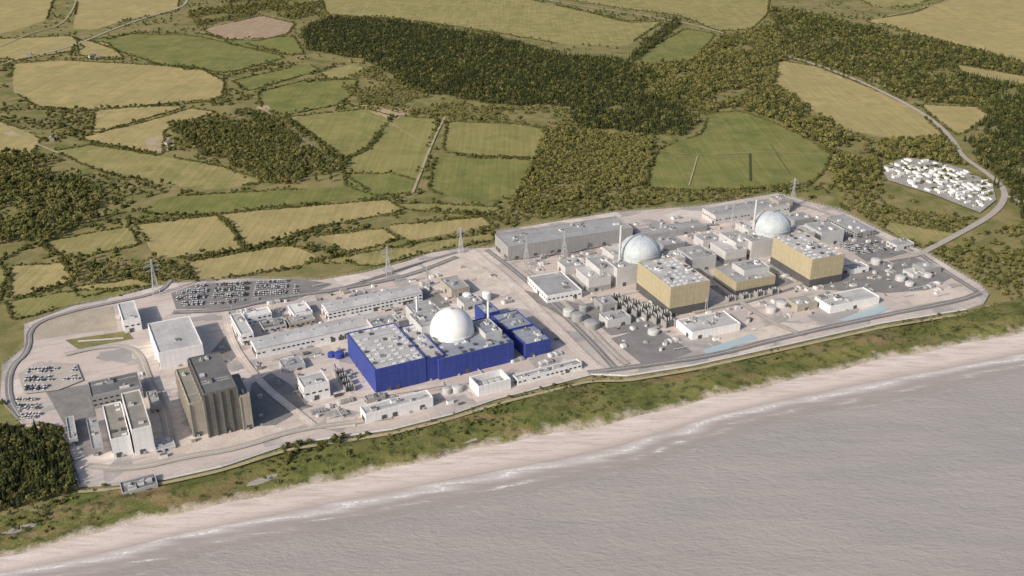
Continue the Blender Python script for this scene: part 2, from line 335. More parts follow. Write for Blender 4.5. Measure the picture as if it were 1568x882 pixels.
pad('lawn',[(100,522),(195,508),(205,520),(120,536)],GRASSP); pad('lawn',[(-5,617),(25,622),(30,652),(-5,655)],GRASSP)
pad('grey_yard',[(385,590),(415,572),(445,590),(470,625),(400,665),(375,668)],ASPHL)  # darker grey patch beside the reactor block
pad('grey_yard',[(70,600),(135,590),(160,690),(130,700),(98,650)],ASPHL)
pad('grey_yard',[(320,545),(345,515),(365,545),(345,560)],ASPHL)
pad('gravel_yard',[(300,640),(385,655),(470,650),(440,665),(300,700),(260,690)],GRAV)
pad('grey_yard',[(935,520),(1000,500),(1060,540),(990,565)],ASPHL)
pad('grey_yard',[(880,470),(960,455),(1040,490),(1030,500),(935,515)],ASPHL)
pad('grey_yard',[(1240,425),(1400,395),(1460,425),(1420,445),(1360,450),(1260,445)],ASPHL)
pad('gravel_yard',[(640,400),(710,388),(790,450),(720,470)],GRAV)
pad('grey_yard',[(780,440),(900,470),(880,500),(850,480)],ASPHL)
pad('grey_yard',[(1270,335),(1400,385),(1330,405),(1250,350)],ASPHL)
pad('grey_yard',[(1085,440),(1190,420),(1230,440),(1130,470)],ASPHL); pad('grey_yard',[(600,450),(660,440),(690,470),(640,480)],ASPHL)
pad('gravel_yard',[(1100,520),(1200,495),(1270,500),(1110,535)],GRAV); pad('gravel_yard',[(1380,450),(1470,440),(1490,455),(1400,470)],GRAV); pad('gravel_yard',[(500,640),(545,640),(545,655),(500,660)],GRAV)
PALE_BLUE=newmat('pale_blue_surface'); NT(PALE_BLUE).fin((.40,.50,.53),.3,.5)
pad('pale_blue_patch',[(1283,492),(1345,468),(1362,474),(1310,498)],PALE_BLUE); pad('pale_blue_patch',[(1075,538),(1150,513),(1160,520),(1085,547)],PALE_BLUE)  # flat pale blue patches on the platform
# ------------------------------------------------ roads
ROAD=ground_mat('rural_road',(.42,.39,.36),(.38,.35,.325),(.45,.415,.375),.02,.05,None,.7,.1); TRACK=ground_mat('farm_track',(.46,.40,.28),(.42,.36,.25),(.34,.31,.18),.02,.05,None,.7,.1)
ROADS=[('country_road',[(1185,82),(1240,96),(1310,122),(1380,155),(1430,185),(1460,215),(1472,240),(1500,258),(1535,285),(1540,305),(1520,330),(1470,358),(1405,392)],9,ROAD),
('country_road',[(1540,300),(1600,330),(1750,400)],6,ROAD),
('country_road',[(780,-10),(880,8),(960,20),(1050,35),(1110,52),(1150,62)],7,ROAD),
('country_road',[(60,85),(120,68),(180,42),(240,22),(285,10),(288,-10)],7,ROAD),('farm_track',[(0,72),(50,50),(95,40),(115,10),(118,-10)],5,TRACK),
('farm_track',[(0,100),(30,90),(60,85)],5,TRACK),('farm_track',[(632,296),(648,255),(668,205),(682,180)],4,TRACK),('farm_track',[(0,190),(40,215),(90,235)],4,TRACK),
('farm_track',[(1210,15),(1270,30),(1330,32),(1420,12),(1480,-10)],5,TRACK),('farm_track',[(560,175),(600,190),(640,215)],2,TRACK),
('farm_track',[(400,165),(440,195),(480,225),(520,262)],3,TRACK),('ditch',[(1148,236),(1149,278)],3.5,ground_mat('ditch_mud',(.07,.08,.04),(.07,.08,.04),(.09,.10,.05))),
('ditch',[(1180,222),(1210,268)],2,ground_mat('ditch_reeds',(.13,.13,.06),(.13,.13,.06),(.2,.18,.09))),('farm_track',[(1010,232),(1080,240),(1170,232),(1265,238)],1.5,TRACK),('farm_track',[(1068,240),(1055,285)],2,TRACK),
('farm_track',[(500,450),(560,432),(640,405),(700,388)],6,ASPHL)]
RW=[]
for n,p,w,m in ROADS:
    l=smooth_line(UP(p),3); RW.append((l,w)); zz[0]+=.015; ribbon(n,l,w,zz[0]-.25,m)
SROADS=[([(722,384),(760,415),(800,452),(850,503),(890,545),(925,574)],12,GRAV),([(745,384),(790,418),(835,457),(900,520),(945,570)],7,ASPHL),
([(130,715),(200,722),(290,700),(360,690),(450,660),(530,650),(600,640)],8,ROAD),([(30,640),(12,610),(15,565),(45,540),(45,500),(110,478),(175,465),(245,450),(262,430)],6,ASPHL),
([(100,545),(140,535),(190,530),(215,545),(225,580),(250,620),(262,680)],8,ROAD),([(120,525),(190,520)],4,GRAV),([(265,480),(345,478),(420,458),(500,448),(600,430),(650,415),(700,395)],8,ASPHL),
([(345,480),(355,530),(400,590),(450,630),(480,655)],8,GRAV),([(505,560),(520,600),(550,612),(680,590)],8,GRAV),([(900,573),(1000,560),(1100,545),(1200,518),(1350,485),(1470,462),(1500,450)],8,ASPHL),
([(805,415),(870,470),(940,545),(960,560)],8,ROAD),([(1405,392),(1300,410),(1240,430),(1150,460),(1060,480)],9,ROAD),([(1060,398),(1100,440),(1170,490),(1220,512)],8,ROAD),
([(1410,392),(1450,420),(1495,448)],8,ASPHL),([(770,400),(900,385),(1000,352),(1100,345)],7,ASPHL),([(1195,305),(1290,335),(1400,392)],7,ROAD),([(120,745),(105,700),(90,655),(50,650)],5,ASPHL)]
for p,w,m in SROADS:
    l=smooth_line(UP(p),2); zz[0]+=.012; ribbon('site_road',l,w,zz[0],m); zz[0]+=.01; ribbon('road_centre_line',l,.35,zz[0],PAINT)
ribbon('shore_path',smooth_line([U(x,yInner(x)+ (yVeg(x)-yInner(x))*.12) for x in range(120,1500,30)],1),4,2.6,TRACK)
# ------------------------------------------------ buildings
RECTS=[]; AA=math.radians(27); AC=math.radians(22)
def rect(pts,h,ang):
    W=np.array(UP(pts,h)); ca,sa=math.cos(ang),math.sin(ang)
    u=np.sort(W[:,0]*ca+W[:,1]*sa); v=np.sort(-W[:,0]*sa+W[:,1]*ca)
    k=len(pts)//2; u0,u1=u[:k].mean(),u[-k:].mean(); v0,v1=v[:k].mean(),v[-k:].mean()
    return (u0*ca-v0*sa,u0*sa+v0*ca),u1-u0,v1-v0
def B(name,pts,h,wall='white',roof='rl',ang=AA,base=None,gable=0,sky=0,units=2,win=0,doors=1,fins=0,bh=.33,open_top=False):
    o,L,W=rect(pts,h,ang); RECTS.append((o,ang,L,W)); m=MB(); r=random.Random(int(o[0]*7+o[1]))
    if open_top:
        e=1.2
        m.box(0,0,L,e,0,h,wall); m.box(0,W-e,L,W,0,h,wall); m.box(0,e,e,W-e,0,h,wall); m.box(L-e,e,L,W-e,0,h,wall); m.box(e,e,L-e,W-e,0,h*.45,'rg')
        for i in range(4): m.box(e+2+i*(L-8)/4,W*.3,e+6+i*(L-8)/4,W*.6,h*.45,h*.45+3,'lgrey')
        return m.obj(name,(o[0],o[1],0),ang)
    if gable:
        m.box(0,0,L,W,0,h-.01,wall)
        e=.5
        if L>=W: A=[(-e,-e,h),(L+e,-e,h),(L+e,W/2,h+gable),(-e,W/2,h+gable),(L+e,W+e,h),(-e,W+e,h)]; m.face([A[0],A[1],A[2],A[3]],roof); m.face([A[3],A[2],A[4],A[5]],roof); m.face([(0,0,h-.05),(0,W/2,h+gable-.05),(0,W,h-.05)],wall); m.face([(L,0,h-.05),(L,W/2,h+gable-.05),(L,W,h-.05)],wall)
        else: A=[(-e,-e,h),(L/2,-e,h+gable),(L/2,W+e,h+gable),(-e,W+e,h),(L+e,-e,h),(L+e,W+e,h)]; m.face([A[0],A[1],A[2],A[3]],roof); m.face([A[1],A[4],A[5],A[2]],roof); m.face([(0,0,h-.05),(L/2,0,h+gable-.05),(L,0,h-.05)],wall); m.face([(0,W,h-.05),(L/2,W,h+gable-.05),(L,W,h-.05)],wall)
        if L>=W:
            for i in range(int(L/14)): m.cyl(7+i*14,W/2,.9,h+gable-.3,h+gable+1.2,'steel',8)
    else:
        e=.7; p=1.0
        m.box(0,0,L,W,0,h-p,wall,roof)
        m.box(0,0,L,e,h-p,h,wall); m.box(0,W-e,L,W,h-p,h,wall); m.box(0,e,e,W-e,h-p,h,wall); m.box(L-e,e,L,W-e,h-p,h,wall)
        zr=h-p
        if sky:
            nx=max(2,int(L/8)); ny=max(2,int(W/8))
            for i in range(nx):
                for j in range(ny):
                    cx=(i+.5)*L/nx; cy=(j+.5)*W/ny
                    if r.random()<sky:
                        m.box(cx-1.9,cy-1.2,cx+1.9,cy+1.2,zr,zr+.9,'sky')
                    elif r.random()<.25: m.box(cx-1.8,cy-1.8,cx+1.8,cy+1.8,zr,zr+1.4,'dgrey')
        for i in range(units):
            w=r.uniform(2,min(9,L*.25)); d=r.uniform(2,min(7,W*.3)); x=r.uniform(1.5,max(1.6,L-w-1.5)); y=r.uniform(1.5,max(1.6,W-d-1.5)); hh=r.uniform(1.2,3.2)
            m.box(x,y,x+w,y+d,zr,zr+hh,r.choice(['lgrey','grey','steel','white']),r.choice(['rl','rg','rd']))
            if r.random()<.5: m.cyl(x+w/2,y+d/2,.8,zr+hh,zr+hh+1.5,'steel',10)
        for i in range(units//2): y=r.uniform(2,W-2); m.box(2,y,L-2,y+.6,zr,zr+.7,'steel')
    g=.18
    if base: m.box(-g,-g,L+g,W+g,0,h*bh,base,'steel')
    for s in range(win):
        zc=h*(s+1)/(win+1)+.5; n=int(L/5)
        for i in range(n):
            if r.random()<.9: m.box((i+.2)*L/n,-g,(i+.75)*L/n,0.05,zc-.7,zc+.8,'glass')
        n=int(W/5)
        for i in range(n): m.box(-g,(i+.2)*W/n,0.05,(i+.75)*W/n,zc-.7,zc+.8,'glass')
    for i in range(doors):
        x=r.uniform(2,max(2.1,L-8)); m.box(x,-2*g,x+4.5,0.05,0,min(5.5,h*.5),'dgrey')
        y=r.uniform(2,max(2.1,W-8)); m.box(-2*g,y,0.05,y+4.5,0,min(5.5,h*.5),'dgrey')
        x=r.uniform(2,max(2.1,L-8)); m.box(x,-1.5,x+2,-.36,0,3,'steel')
    if fins:
        n=int(L/fins)
        for i in range(n+1): x=i*L/n; m.box(x-.5,-1.1,x+.5,0.02,0,h-1.4,wall)
        n=int(W/fins)
        for i in range(n+1): y=i*W/n; m.box(-1.1,y-.5,0.02,y+.5,0,h-1.4,wall)
    return m.obj(name,(o[0],o[1],0),ang)
# --- southern (oldest) station
B('magnox_reactor_block',[(284,547),(334,540),(366,592),(314,601)],46,'brown','rd',units=5,fins=7,win=0)
B('reactor_side_annexe',[(266,566),(287,562),(312,612),(292,618)],36,'tan','rt',units=2,fins=9)
B('reactor_side_annexe',[(350,575),(364,572),(384,602),(370,606)],37,'tan','rt',units=1,fins=9)
B('magnox_turbine_hall',[(150,622),(178,616),(206,664),(176,672)],20,'white','rt',units=0,win=0,sky=.2)
B('magnox_turbine_hall',[(179,603),(207,598),(239,650),(207,656)],27,'white','rt',units=2)
B('control_building',[(130,585),(210,570),(218,592),(143,607)],14,'grey','rd',units=4,win=2)
B('maintenance_workshop',[(125,643),(138,640),(165,682),(152,686)],8,'grey','rg',units=2)
B('maintenance_workshop',[(96,640),(108,637),(123,668),(110,672)],8,'lgrey','rg',units=1)
B('fuel_store_hall',[(220,494),(287,486),(315,527),(247,538)],20,'white','rl',units=1)
B('store_building',[(176,465),(202,460),(218,485),(192,491)],16,'white','rl',units=1,win=1)
B('sea_outfall_structure',[(181,737),(236,726),(243,741),(188,754)],5,'steel','rd',units=6)
B('gatehouse',[(232,672),(262,666),(270,682),(240,690)],4,'lgrey','rl',win=1)
B('switch_house',[(222,600),(238,597),(248,620),(232,624)],7,'tan','rg')
# --- central (PWR) station
B('long_workshop_hall',[(380,516),(578,480),(590,494),(392,532)],12,'white','rl',gable=1.6,win=1,doors=4)
B('long_office_building',[(490,463),(636,437),(648,449),(502,476)],12,'white','rl',gable=1.5,win=2,doors=3)
B('administration_building',[(350,482),(368,478),(390,508),(371,513)],14,'white','rl',win=2)
B('administration_building',[(372,476),(410,469),(416,478),(378,486)],12,'white','rw',win=2)
B('canteen_building',[(440,467),(468,462),(479,476),(450,482)],9,'white','rw',win=1)
B('courtyard_building',[(395,492),(430,485),(440,496),(405,503)],7,'lgrey','rd',win=1,units=4)
B('courtyard_building',[(435,486),(475,479),(485,488),(445,496)],7,'tan','rg',win=1,units=4)
B('pwr_turbine_hall',[(530,508),(606,495),(652,549),(573,565)],28,'blue','rl',sky=.5,units=6,doors=2)
B('turbine_hall_link',[(604,502),(636,496),(682,543),(650,550)],26,'blue','rl',sky=.2,units=5)
B('reactor_auxiliary_building',[(636,508),(760,484),(776,528),(668,549)],24,'blue','rb',units=9,sky=.12)
B('fuel_building',[(625,480),(662,473),(682,494),(646,501)],33,'lgrey','rg',units=5)
B('control_and_instrumentation_building',[(725,492),(750,487),(768,506),(742,512)],29,'lgrey','rb',units=5)
B('auxiliary_boiler_house',[(622,466),(662,459),(680,482),(640,490)],20,'lgrey','rg',units=6)
B('decontamination_building',[(560,488),(600,480),(612,492),(572,500)],16,'lgrey','rg',units=5)
B('diesel_generator_house',[(752,482),(792,474),(815,496),(776,505)],18,'blue','rb',units=5)
B('essential_services_building',[(782,505),(820,497),(841,519),(803,528)],17,'blue','rb',units=5)
B('radwaste_building',[(728,466),(752,462),(764,476),(740,481)],18,'blue','rb',units=2)
B('cooling_water_pumphouse',[(718,577),(767,565),(783,580),(733,592)],12,'white','rg',open_top=True)
B('long_sea_wall_building',[(785,572),(884,550),(893,557),(790,580)],8,'white','rl',units=7,win=1)
B('electrochlorination_plant',[(548,619),(655,600),(667,611),(558,631)],11,'white','rl',units=5,doors=3)
B('water_treatment_building',[(453,578),(492,569),(506,584),(467,593)],17,'white','rl',units=2,win=1)
B('transformer_building',[(426,551),(460,545),(468,557),(434,563)],7,'lgrey','rg',units=5)
B('transformer_building',[(556,606),(585,600),(592,606),(562,612)],5,'grey','rg',units=4)
B('contractor_building',[(675,427),(700,421),(718,437),(692,445)],12,'tan','rg',units=3)
B('contractor_building',[(700,455),(728,449),(738,460),(710,466)],9,'lgrey','rg',units=3)
B('dry_fuel_store',[(560,455),(620,443),(628,452),(568,464)],10,'grey','rl',units=2)
# --- northern station
B('spent_fuel_and_training_hall',[(757,362),(940,328),(965,345),(786,381)],20,'grey','rg',AC,units=10,doors=5,bh=.4)
B('access_control_building',[(1080,318),(1190,301),(1203,311),(1096,334)],14,'lgrey','rg',AC,units=6,win=1)
B('long_service_building',[(965,352),(1070,337),(1082,345),(982,362)],9,'grey','rg',AC,units=6)
B('intermediate_waste_store',[(803,425),(855,415),(894,442),(845,453)],11,'white','rg',AC,units=3,win=1)
for dx,dy,k in ((0,0,1),(202,-38,.93)):
    def q(pts): return [(980+(a-980)*k+dx,380+(b-380)*k*.97+dy) for a,b in pts]
    B('epr_turbine_hall',[(975,400),(1035,393),(1089,429),(1028,440)] if dx==0 else [(1183,362),(1232,356),(1295,388),(1245,398)],37,'gold','rl',AC,base='dgrey',bh=.3,sky=.5,units=8)
    B('safeguard_building',q([(928,397),(985,387),(1002,402),(945,413)]),25,'lgrey','rg',AC,units=7)
    B('safeguard_building',q([(1003,388),(1035,382),(1048,394),(1015,400)]),27,'lgrey','rl',AC,units=4)
    B('fuel_handling_building',q([(925,378),(948,374),(962,388),(938,393)]),30,'lgrey','rl',AC,units=3)
    B('nuclear_auxiliary_building',q([(897,396),(925,389),(950,408),(920,414)]),24,'lgrey','rg',AC,units=5)
    B('nuclear_auxiliary_building',q([(883,412),(915,405),(935,423),(902,430)]),18,'lgrey','rl',AC,units=5,base='grey',bh=.4)
    B('radioactive_waste_building',q([(1040,380),(1074,373),(1094,390),(1058,398)]),20,'lgrey','rg',AC,units=5)
    B('diesel_building',q([(1003,365),(1035,360),(1048,370),(1015,376)]),16,'grey','rg',AC,units=4)
    B('diesel_building',q([(853,400),(882,394),(899,404),(868,411)]),12,'lgrey','rg',AC,units=3)
B('electrical_building',[(1093,408),(1152,400),(1189,421),(1128,433)],18,'gold','rg',AC,base='dgrey',bh=.4,units=8)
B('electrical_building',[(1120,402),(1160,396),(1180,408),(1140,414)],24,'lgrey','rg',AC,units=4)
B('forebay_pumphouse',[(1032,491),(1100,476),(1139,491),(1068,510)],10,'white','rl',AC,units=8)
B('forebay_pumphouse',[(1245,455),(1318,440),(1349,452),(1277,470)],10,'white','rl',AC,units=8)
B('outfall_building',[(1208,457),(1238,451),(1250,462),(1220,469)],9,'tan','rg',AC,units=3)
B('demineralisation_building',[(910,456),(932,451),(946,462),(924,468)],11,'grey','rg',AC,units=2)
B('demineralisation_building',[(918,480),(952,473),(967,484),(931,492)],10,'lgrey','rg',AC,units=3)
B('garage_building',[(1400,403),(1424,398),(1440,408),(1416,414)],9,'grey','rg',AC,units=2)
B('garage_building',[(1385,412),(1400,409),(1412,418),(1398,422)],6,'lgrey','rl',AC,units=2)
B('office_block',[(1262,333),(1290,328),(1345,350),(1318,356)],10,'grey','rg',AC,units=5,win=2)
B('office_block',[(1360,368),(1385,363),(1398,371),(1373,377)],9,'lgrey','rg',AC,units=2,win=1)
B('meteorological_station',[(1182,300),(1205,297),(1210,306),(1188,309)],18,'tan','rg',AC,units=2)
B('switchgear_building',[(1290,405),(1320,400),(1330,408),(1300,413)],8,'white','rg',AC,units=3)
# domes
def domeb(name,px,py,hs,r,rise,mat,drum,ang):
    x,y=U(px,py,hs); m=MB(); m.cyl(0,0,r,0,hs,drum,48); m.cyl(0,0,r+.6,hs-2.2,hs-.6,drum,48); m.dome(0,0,r,hs,rise,mat,48,14); m.cyl(0,0,1.6,hs+rise-.4,hs+rise+1.2,'steel',12)
    for i in range(12):
        a=i*math.pi/6; p=[(math.cos(a)*r*math.cos(e)*1.004,math.sin(a)*r*math.cos(e)*1.004,hs+rise*math.sin(e)*1.004) for e in [k*math.pi/20 for k in range(10)]]
        if mat=='domeg':
            for c,d in zip(p[:-1],p[1:]): m.strut(c,d,.22,mat)
    o=m.obj(name,(x,y,0),ang,smooth=True); RECTS.append(((x-r,y-r),0,2*r,2*r)); return o
domeb('reactor_containment_dome',692,504,27,22.5,23,'domew','domew',AA)
domeb('reactor_containment_dome',980,383,32,24.5,18,'domeg','domeg',AC)
domeb('reactor_containment_dome',1181,345,32,24.5,18,'domeg','domeg',AC)
# stacks
def stack(px,py,h,r,k='white'):
    x,y=U(px,py); m=MB(); m.cyl(0,0,r,0,h,k,14,r*.85); m.cyl(0,0,r*1.25,h*.6,h*.61,'steel',14); m.cyl(0,0,r*1.2,h*.95,h*.96,'steel',14); m.obj('ventilation_stack',(x,y,0),0,True)
stack(947,428,70,1.6,'lgrey'); stack(1150,384,70,1.6,'lgrey'); stack(640,505,40,1.2); stack(748,520,45,1.4)
def tank(px,py,r,h,k='lgrey'):
    x,y=U(px,py); m=MB(); m.cyl(0,0,r,0,h,k,28); m.dome(0,0,r,h,r*.2,k,28,4); m.box(r-.2,-.6,r+.8,.6,0,h,'steel')
    m.obj('storage_tank',(x,y,0),0,True); RECTS.append(((x-r,y-r),0,2*r,2*r))
for a in [(884,492,7,9,'grey'),(905,503,8,8,'grey'),(893,478,5,8,'grey'),(1000,512,6,5),(870,484,6,8),(1180,478,6,6),(1196,470,6,6),(1378,430,6,6),(1392,438,5,5),(715,462,5,10,'white'),(745,460,5,10,'white'),(700,600,5,6,'lgrey'),(684,603,4,6),(520,548,5,6,'blue'),(508,547,4,5,'blue'),(498,480,4,7),(1340,405,6,7),(1420,425,5,5)]: tank(*a)
def transformer(x,y,ang,sc=1):
    m=MB(); m.box(-4*sc,-2.5*sc,4*sc,2.5*sc,.5,5*sc,'dgrey'); m.box(-5*sc,-4*sc,-4.1*sc,4*sc,.5,6*sc,'grey'); m.box(4.1*sc,-4*sc,5*sc,4*sc,.5,6*sc,'grey')
    for i in(-2.4,0,2.4): m.cyl(i*sc,0,.5*sc,5*sc,8*sc,'lgrey',8)
    m.cyl(0,2*sc,1.1*sc,5*sc,6.5*sc,'dgrey',10); m.obj('transformer',(x,y,.9),ang)
for j in range(2):
    for i in range(6):
        x,y=U(942+i*15+j*6,462+i*5.2+j*12); transformer(x,y,AC,1.3)
for i in range(4):
    x,y=U(1118+i*22,462-i*4); transformer(x,y,AC,1.)
for i in range(4):
    x,y=U(520+i*5,575+i*8); transformer(x,y,AA,1.)
def inrect(P,mg=1.5):
    r=np.zeros(len(P),bool)
    for (o,a,L,W) in RECTS:
        dx=P[:,0]-o[0]; dy=P[:,1]-o[1]; u=dx*math.cos(a)+dy*math.sin(a); v=-dx*math.sin(a)+dy*math.cos(a)
        r|=(u>-mg)&(u<L+mg)&(v>-mg)&(v<W+mg)
    return r
SRW=[(smooth_line(UP(p),1),w) for p,w,m in SROADS]
def onroad(P,mg,lst):
    r=np.zeros(len(P),bool)
    for l,w in lst: r|=distline(P,l)<w/2+mg
    return r
def equip(name,poly,sp,ang,keep=.6,smax=9,seed=1,kinds=('lgrey','lgrey','grey','white','white','tan','dgrey','steel')):
    P=gridpts(UP(poly),sp); P=P[~inrect(P,5)]; P=P[~onroad(P,3,SRW)]; r=random.Random(seed); m=MB()
    for x,y in P:
        if r.random()>keep: continue
        k=r.random(); w=r.uniform(2,smax); d=r.uniform(2,smax*.6); h=r.uniform(1.2,4); c=r.choice(kinds); z=.9
        if k<.45:
            m.box(x-w/2,y-d/2,x+w/2,y+d/2,z,z+h,c,r.choice(['rl','rg','rd','rw']),rot=ang)
            if r.random()<.5: m.box(x-w/5,y-d/5,x+w/5,y+d/5,z+h,z+h+1,'steel',rot=ang)
        elif k<.56: m.cyl(x,y,d/2,z,z+h,c,14,top='rl')
        elif k<.78:
            n=r.randint(2,5)
            for i in range(n):
                ox=(i-n/2)*3.; m.box(x+ox*math.cos(ang)-1.2,y+ox*math.sin(ang)-3,x+ox*math.cos(ang)+1.2,y+ox*math.sin(ang)+3,z,z+2.6,r.choice(('white','lgrey','tan','grey','grey')),rot=ang)
        elif k<.92:
            l=r.uniform(10,26); dx,dy=(math.cos(ang),math.sin(ang)) if r.random()<.6 else (-math.sin(ang),math.cos(ang))
            m.strut((x,y,z+2.5),(x+dx*l,y+dy*l,z+2.5),.5,'steel')
            for i in range(int(l/5)): m.box(x+dx*i*5-.2,y+dy*i*5-.2,x+dx*i*5+.2,y+dy*i*5+.2,z,z+2.4,'steel')
        else: m.cyl(x,y,.18,z,z+10,'steel',6); m.box(x-1,y-.3,x+1,y+.3,z+10,z+10.3,'steel')
    if m.v: m.obj(name,(0,0,0),0)
equip('plant_equipment',[(100,650),(230,560),(330,510),(385,590),(470,660),(330,712),(120,735)],18,AA,.5,7,2)
equip('plant_equipment',[(345,480),(480,440),(640,420),(720,460),(900,565),(720,618),(560,655),(480,655),(400,580)],12,AA,.62,8,3)
equip('plant_equipment',[(640,395),(720,388),(800,460),(870,540),(760,480),(650,450)],22,AA,.4,7,4)
equip('plant_equipment',[(790,395),(970,345),(1080,325),(1190,310),(1300,345),(1400,395),(1360,440),(1200,500),(960,560),(880,500)],12.5,AC,.6,8,5)
equip('plant_equipment',[(1300,400),(1420,395),(1490,445),(1360,480),(1300,470)],18,AC,.5,7,6)
def fence(name,line,h=3,post=6):
    m=MB()
    for (a,b) in zip(line[:-1],line[1:]):
        L=math.dist(a,b); n=max(1,int(L/post))
        for i in range(n): t=i/n; x=a[0]+(b[0]-a[0])*t; y=a[1]+(b[1]-a[1])*t; m.box(x-.12,y-.12,x+.12,y+.12,.3,h+.9,'steel')
        for z in(1.2,1.8,2.4,3.,3.6): m.strut((a[0],a[1],z),(b[0],b[1],z),.05,'steel')
    m.obj(name)
inner=[(U(*p)) for p in SITEP]
fence('perimeter_fence',inner+[inner[0]])
fence('security_fence',UP([(728,386),(800,445),(880,525),(915,562)])); fence('security_fence',UP([(755,382),(825,440),(905,515),(955,567)]))
m=MB()
for a,b in zip(inner[27:39],inner[28:40]): m.strut((a[0],a[1],1.2),(b[0],b[1],1.2),1.1,'lgrey')
m.obj('sea_wall')
def pylon(px,py,h,ang=AA):
    x,y=U(px,py); m=MB(); w=h*.09; r=.2
    lv=[0,.18,.34,.48,.6,.7,.8,.9,1]; ws=[w*(1-.82*min(1,q/.75)) for q in lv]
    C=[[(sx*a,sy*a,q*h) for sx,sy in((-1,-1),(1,-1),(1,1),(-1,1))] for q,a in zip(lv,ws)]
    for A,Bq in zip(C[:-1],C[1:]):
        for i in range(4):
            j=(i+1)%4; m.strut(A[i],Bq[i],r*1.2,'steel'); m.strut(A[i],Bq[j],r*.7,'steel'); m.strut(A[j],Bq[i],r*.7,'steel'); m.strut(Bq[i],Bq[j],r*.6,'steel')
    for q,l in((.68,.16),(.8,.2),(.92,.14)):
        for s in(-1,1):
            m.strut((0,-.6,q*h),(s*l*h,0,q*h+.3),r,'steel'); m.strut((0,.6,q*h),(s*l*h,0,q*h+.3),r,'steel'); m.strut((0,0,q*h+.06*h),(s*l*h,0,q*h+.3),r*.8,'steel'); m.strut((s*l*h,0,q*h),(s*l*h,0,q*h-2.5),.15,'grey')
    m.obj('electricity_pylon',(x,y,0),ang); return (x,y)
pyl=[pylon(*a) for a in((240,452,46),(595,422,38),(706,388,36),(806,408,40),(864,396,38),(655,440,26),(1212,318,44),(1120,350,34),(1080,475,22))]
m=MB()
def cable(a,b,ha,hb,off):
    d=Vector((b[0]-a[0],b[1]-a[1])); n=Vector((-d.y,d.x)).normalized()*off; pr=None
    for i in range(13):
        t=i/12; z=ha+(hb-ha)*t-10*4*t*(1-t)*min(1,d.length/300); p=(a[0]+d.x*t+n.x,a[1]+d.y*t+n.y,z)
        if pr: m.strut(pr,p,.05,'dgrey')
        pr=p
for i,j in((0,1),(1,2),(2,3),(3,4),(6,7)):
    for o in(-7,7): cable(pyl[i],pyl[j],32,30,o)
m.obj('power_lines')
# ------------------------------------------------ foliage
def foliage(name,ca,cb,cc):
    m=newmat(name); t=NT(m); oi=t.n('ShaderNodeObjectInfo'); v=t.n('ShaderNodeTexCoord').outputs['Object']
    c=t.mix(oi.outputs['Random'],ca,cb); ln=t.rng(t.noise(oi.outputs['Location'],.012,1,.6),.4,.6); c=t.mix(t.math('MULTIPLY',ln,.6),c,cc)
    n=t.noise(v,.55,0,.7); c=t.mix(1.,c,t.mix(t.rng(n,.3,.7),(.6,.6,.6),(1.35,1.35,1.25)),'MULTIPLY')
    b=t.n('ShaderNodeBsdfDiffuse'); t.l(c,b.inputs[0]); t.l(b.outputs[0],t.out.inputs[0]); return m
FOL=foliage('broadleaf_foliage',(.125,.13,.045),(.225,.20,.08),(.18,.175,.065)); FOLD=foliage('conifer_foliage',(.030,.042,.020),(.062,.072,.032),(.045,.055,.026))
FOLB=foliage('scrub_foliage',(.075,.088,.032),(.155,.15,.058),(.115,.12,.045)); FOLM=foliage('mixed_foliage',(.06,.072,.027),(.135,.13,.05),(.10,.105,.04))
BARK=newmat('bark'); NT(BARK).fin((.10,.075,.05),.9,.1)
def clump(m,c,r,k,rr,squash=.8):
    bm=bmesh.new(); bmesh.ops.create_icosphere(bm,subdivisions=1,radius=1)
    b=len(m.v)
    for v in bm.verts:
        q=r*rr.uniform(.72,1.25); m.v.append((c[0]+v.co.x*q,c[1]+v.co.y*q,c[2]+v.co.z*q*squash))
    for f in bm.faces: m.f.append(tuple(b+v.index for v in f.verts)); m.m.append(m.mi(k))
    bm.free()
def leaves(m,c,r,n,s,k,rr):
    for _ in range(n):
        d=Vector((rr.gauss(0,1),rr.gauss(0,1),rr.gauss(0,1)+.3)).normalized(); p=Vector(c)+d*r*rr.uniform(.85,1.3)
        a=Vector((rr.gauss(0,1),rr.gauss(0,1),rr.gauss(0,1))).normalized()*s*rr.uniform(.5,1); bq=d.cross(a).normalized()*s*rr.uniform(.4,.9)
        m.face([tuple(p-a),tuple(p+bq),tuple(p+a)],k)
def mk(m,name,mats,coll):
    me=bpy.data.meshes.new(name); me.from_pydata(m.v,[],m.f)
    for k in m.ml: me.materials.append(mats[k])
    me.polygons.foreach_set('material_index',m.m); me.update(); o=bpy.data.objects.new(name,me); coll.objects.link(o)
def broad(i,coll,fm,H0=11,R=4.6):
    rr=random.Random(i); m=MB(); m.cyl(0,0,.4,0,H0*.55,'b',6,.18)
    for _ in range(12):
        a=rr.uniform(0,6.28); q=R*math.sqrt(rr.random())*.72; z=H0*(.42+.42*rr.random()*(1-.45*q/R)); c=(q*math.cos(a),q*math.sin(a),z); r=rr.uniform(1.1,2.1)*R/4.6
        m.strut((0,0,H0*.35),c,.12,'b'); clump(m,c,r,'f',rr); leaves(m,c,r,10,.8,'f',rr)
    mk(m,'broadleaf_%02d'%i,{'b':BARK,'f':fm},coll)
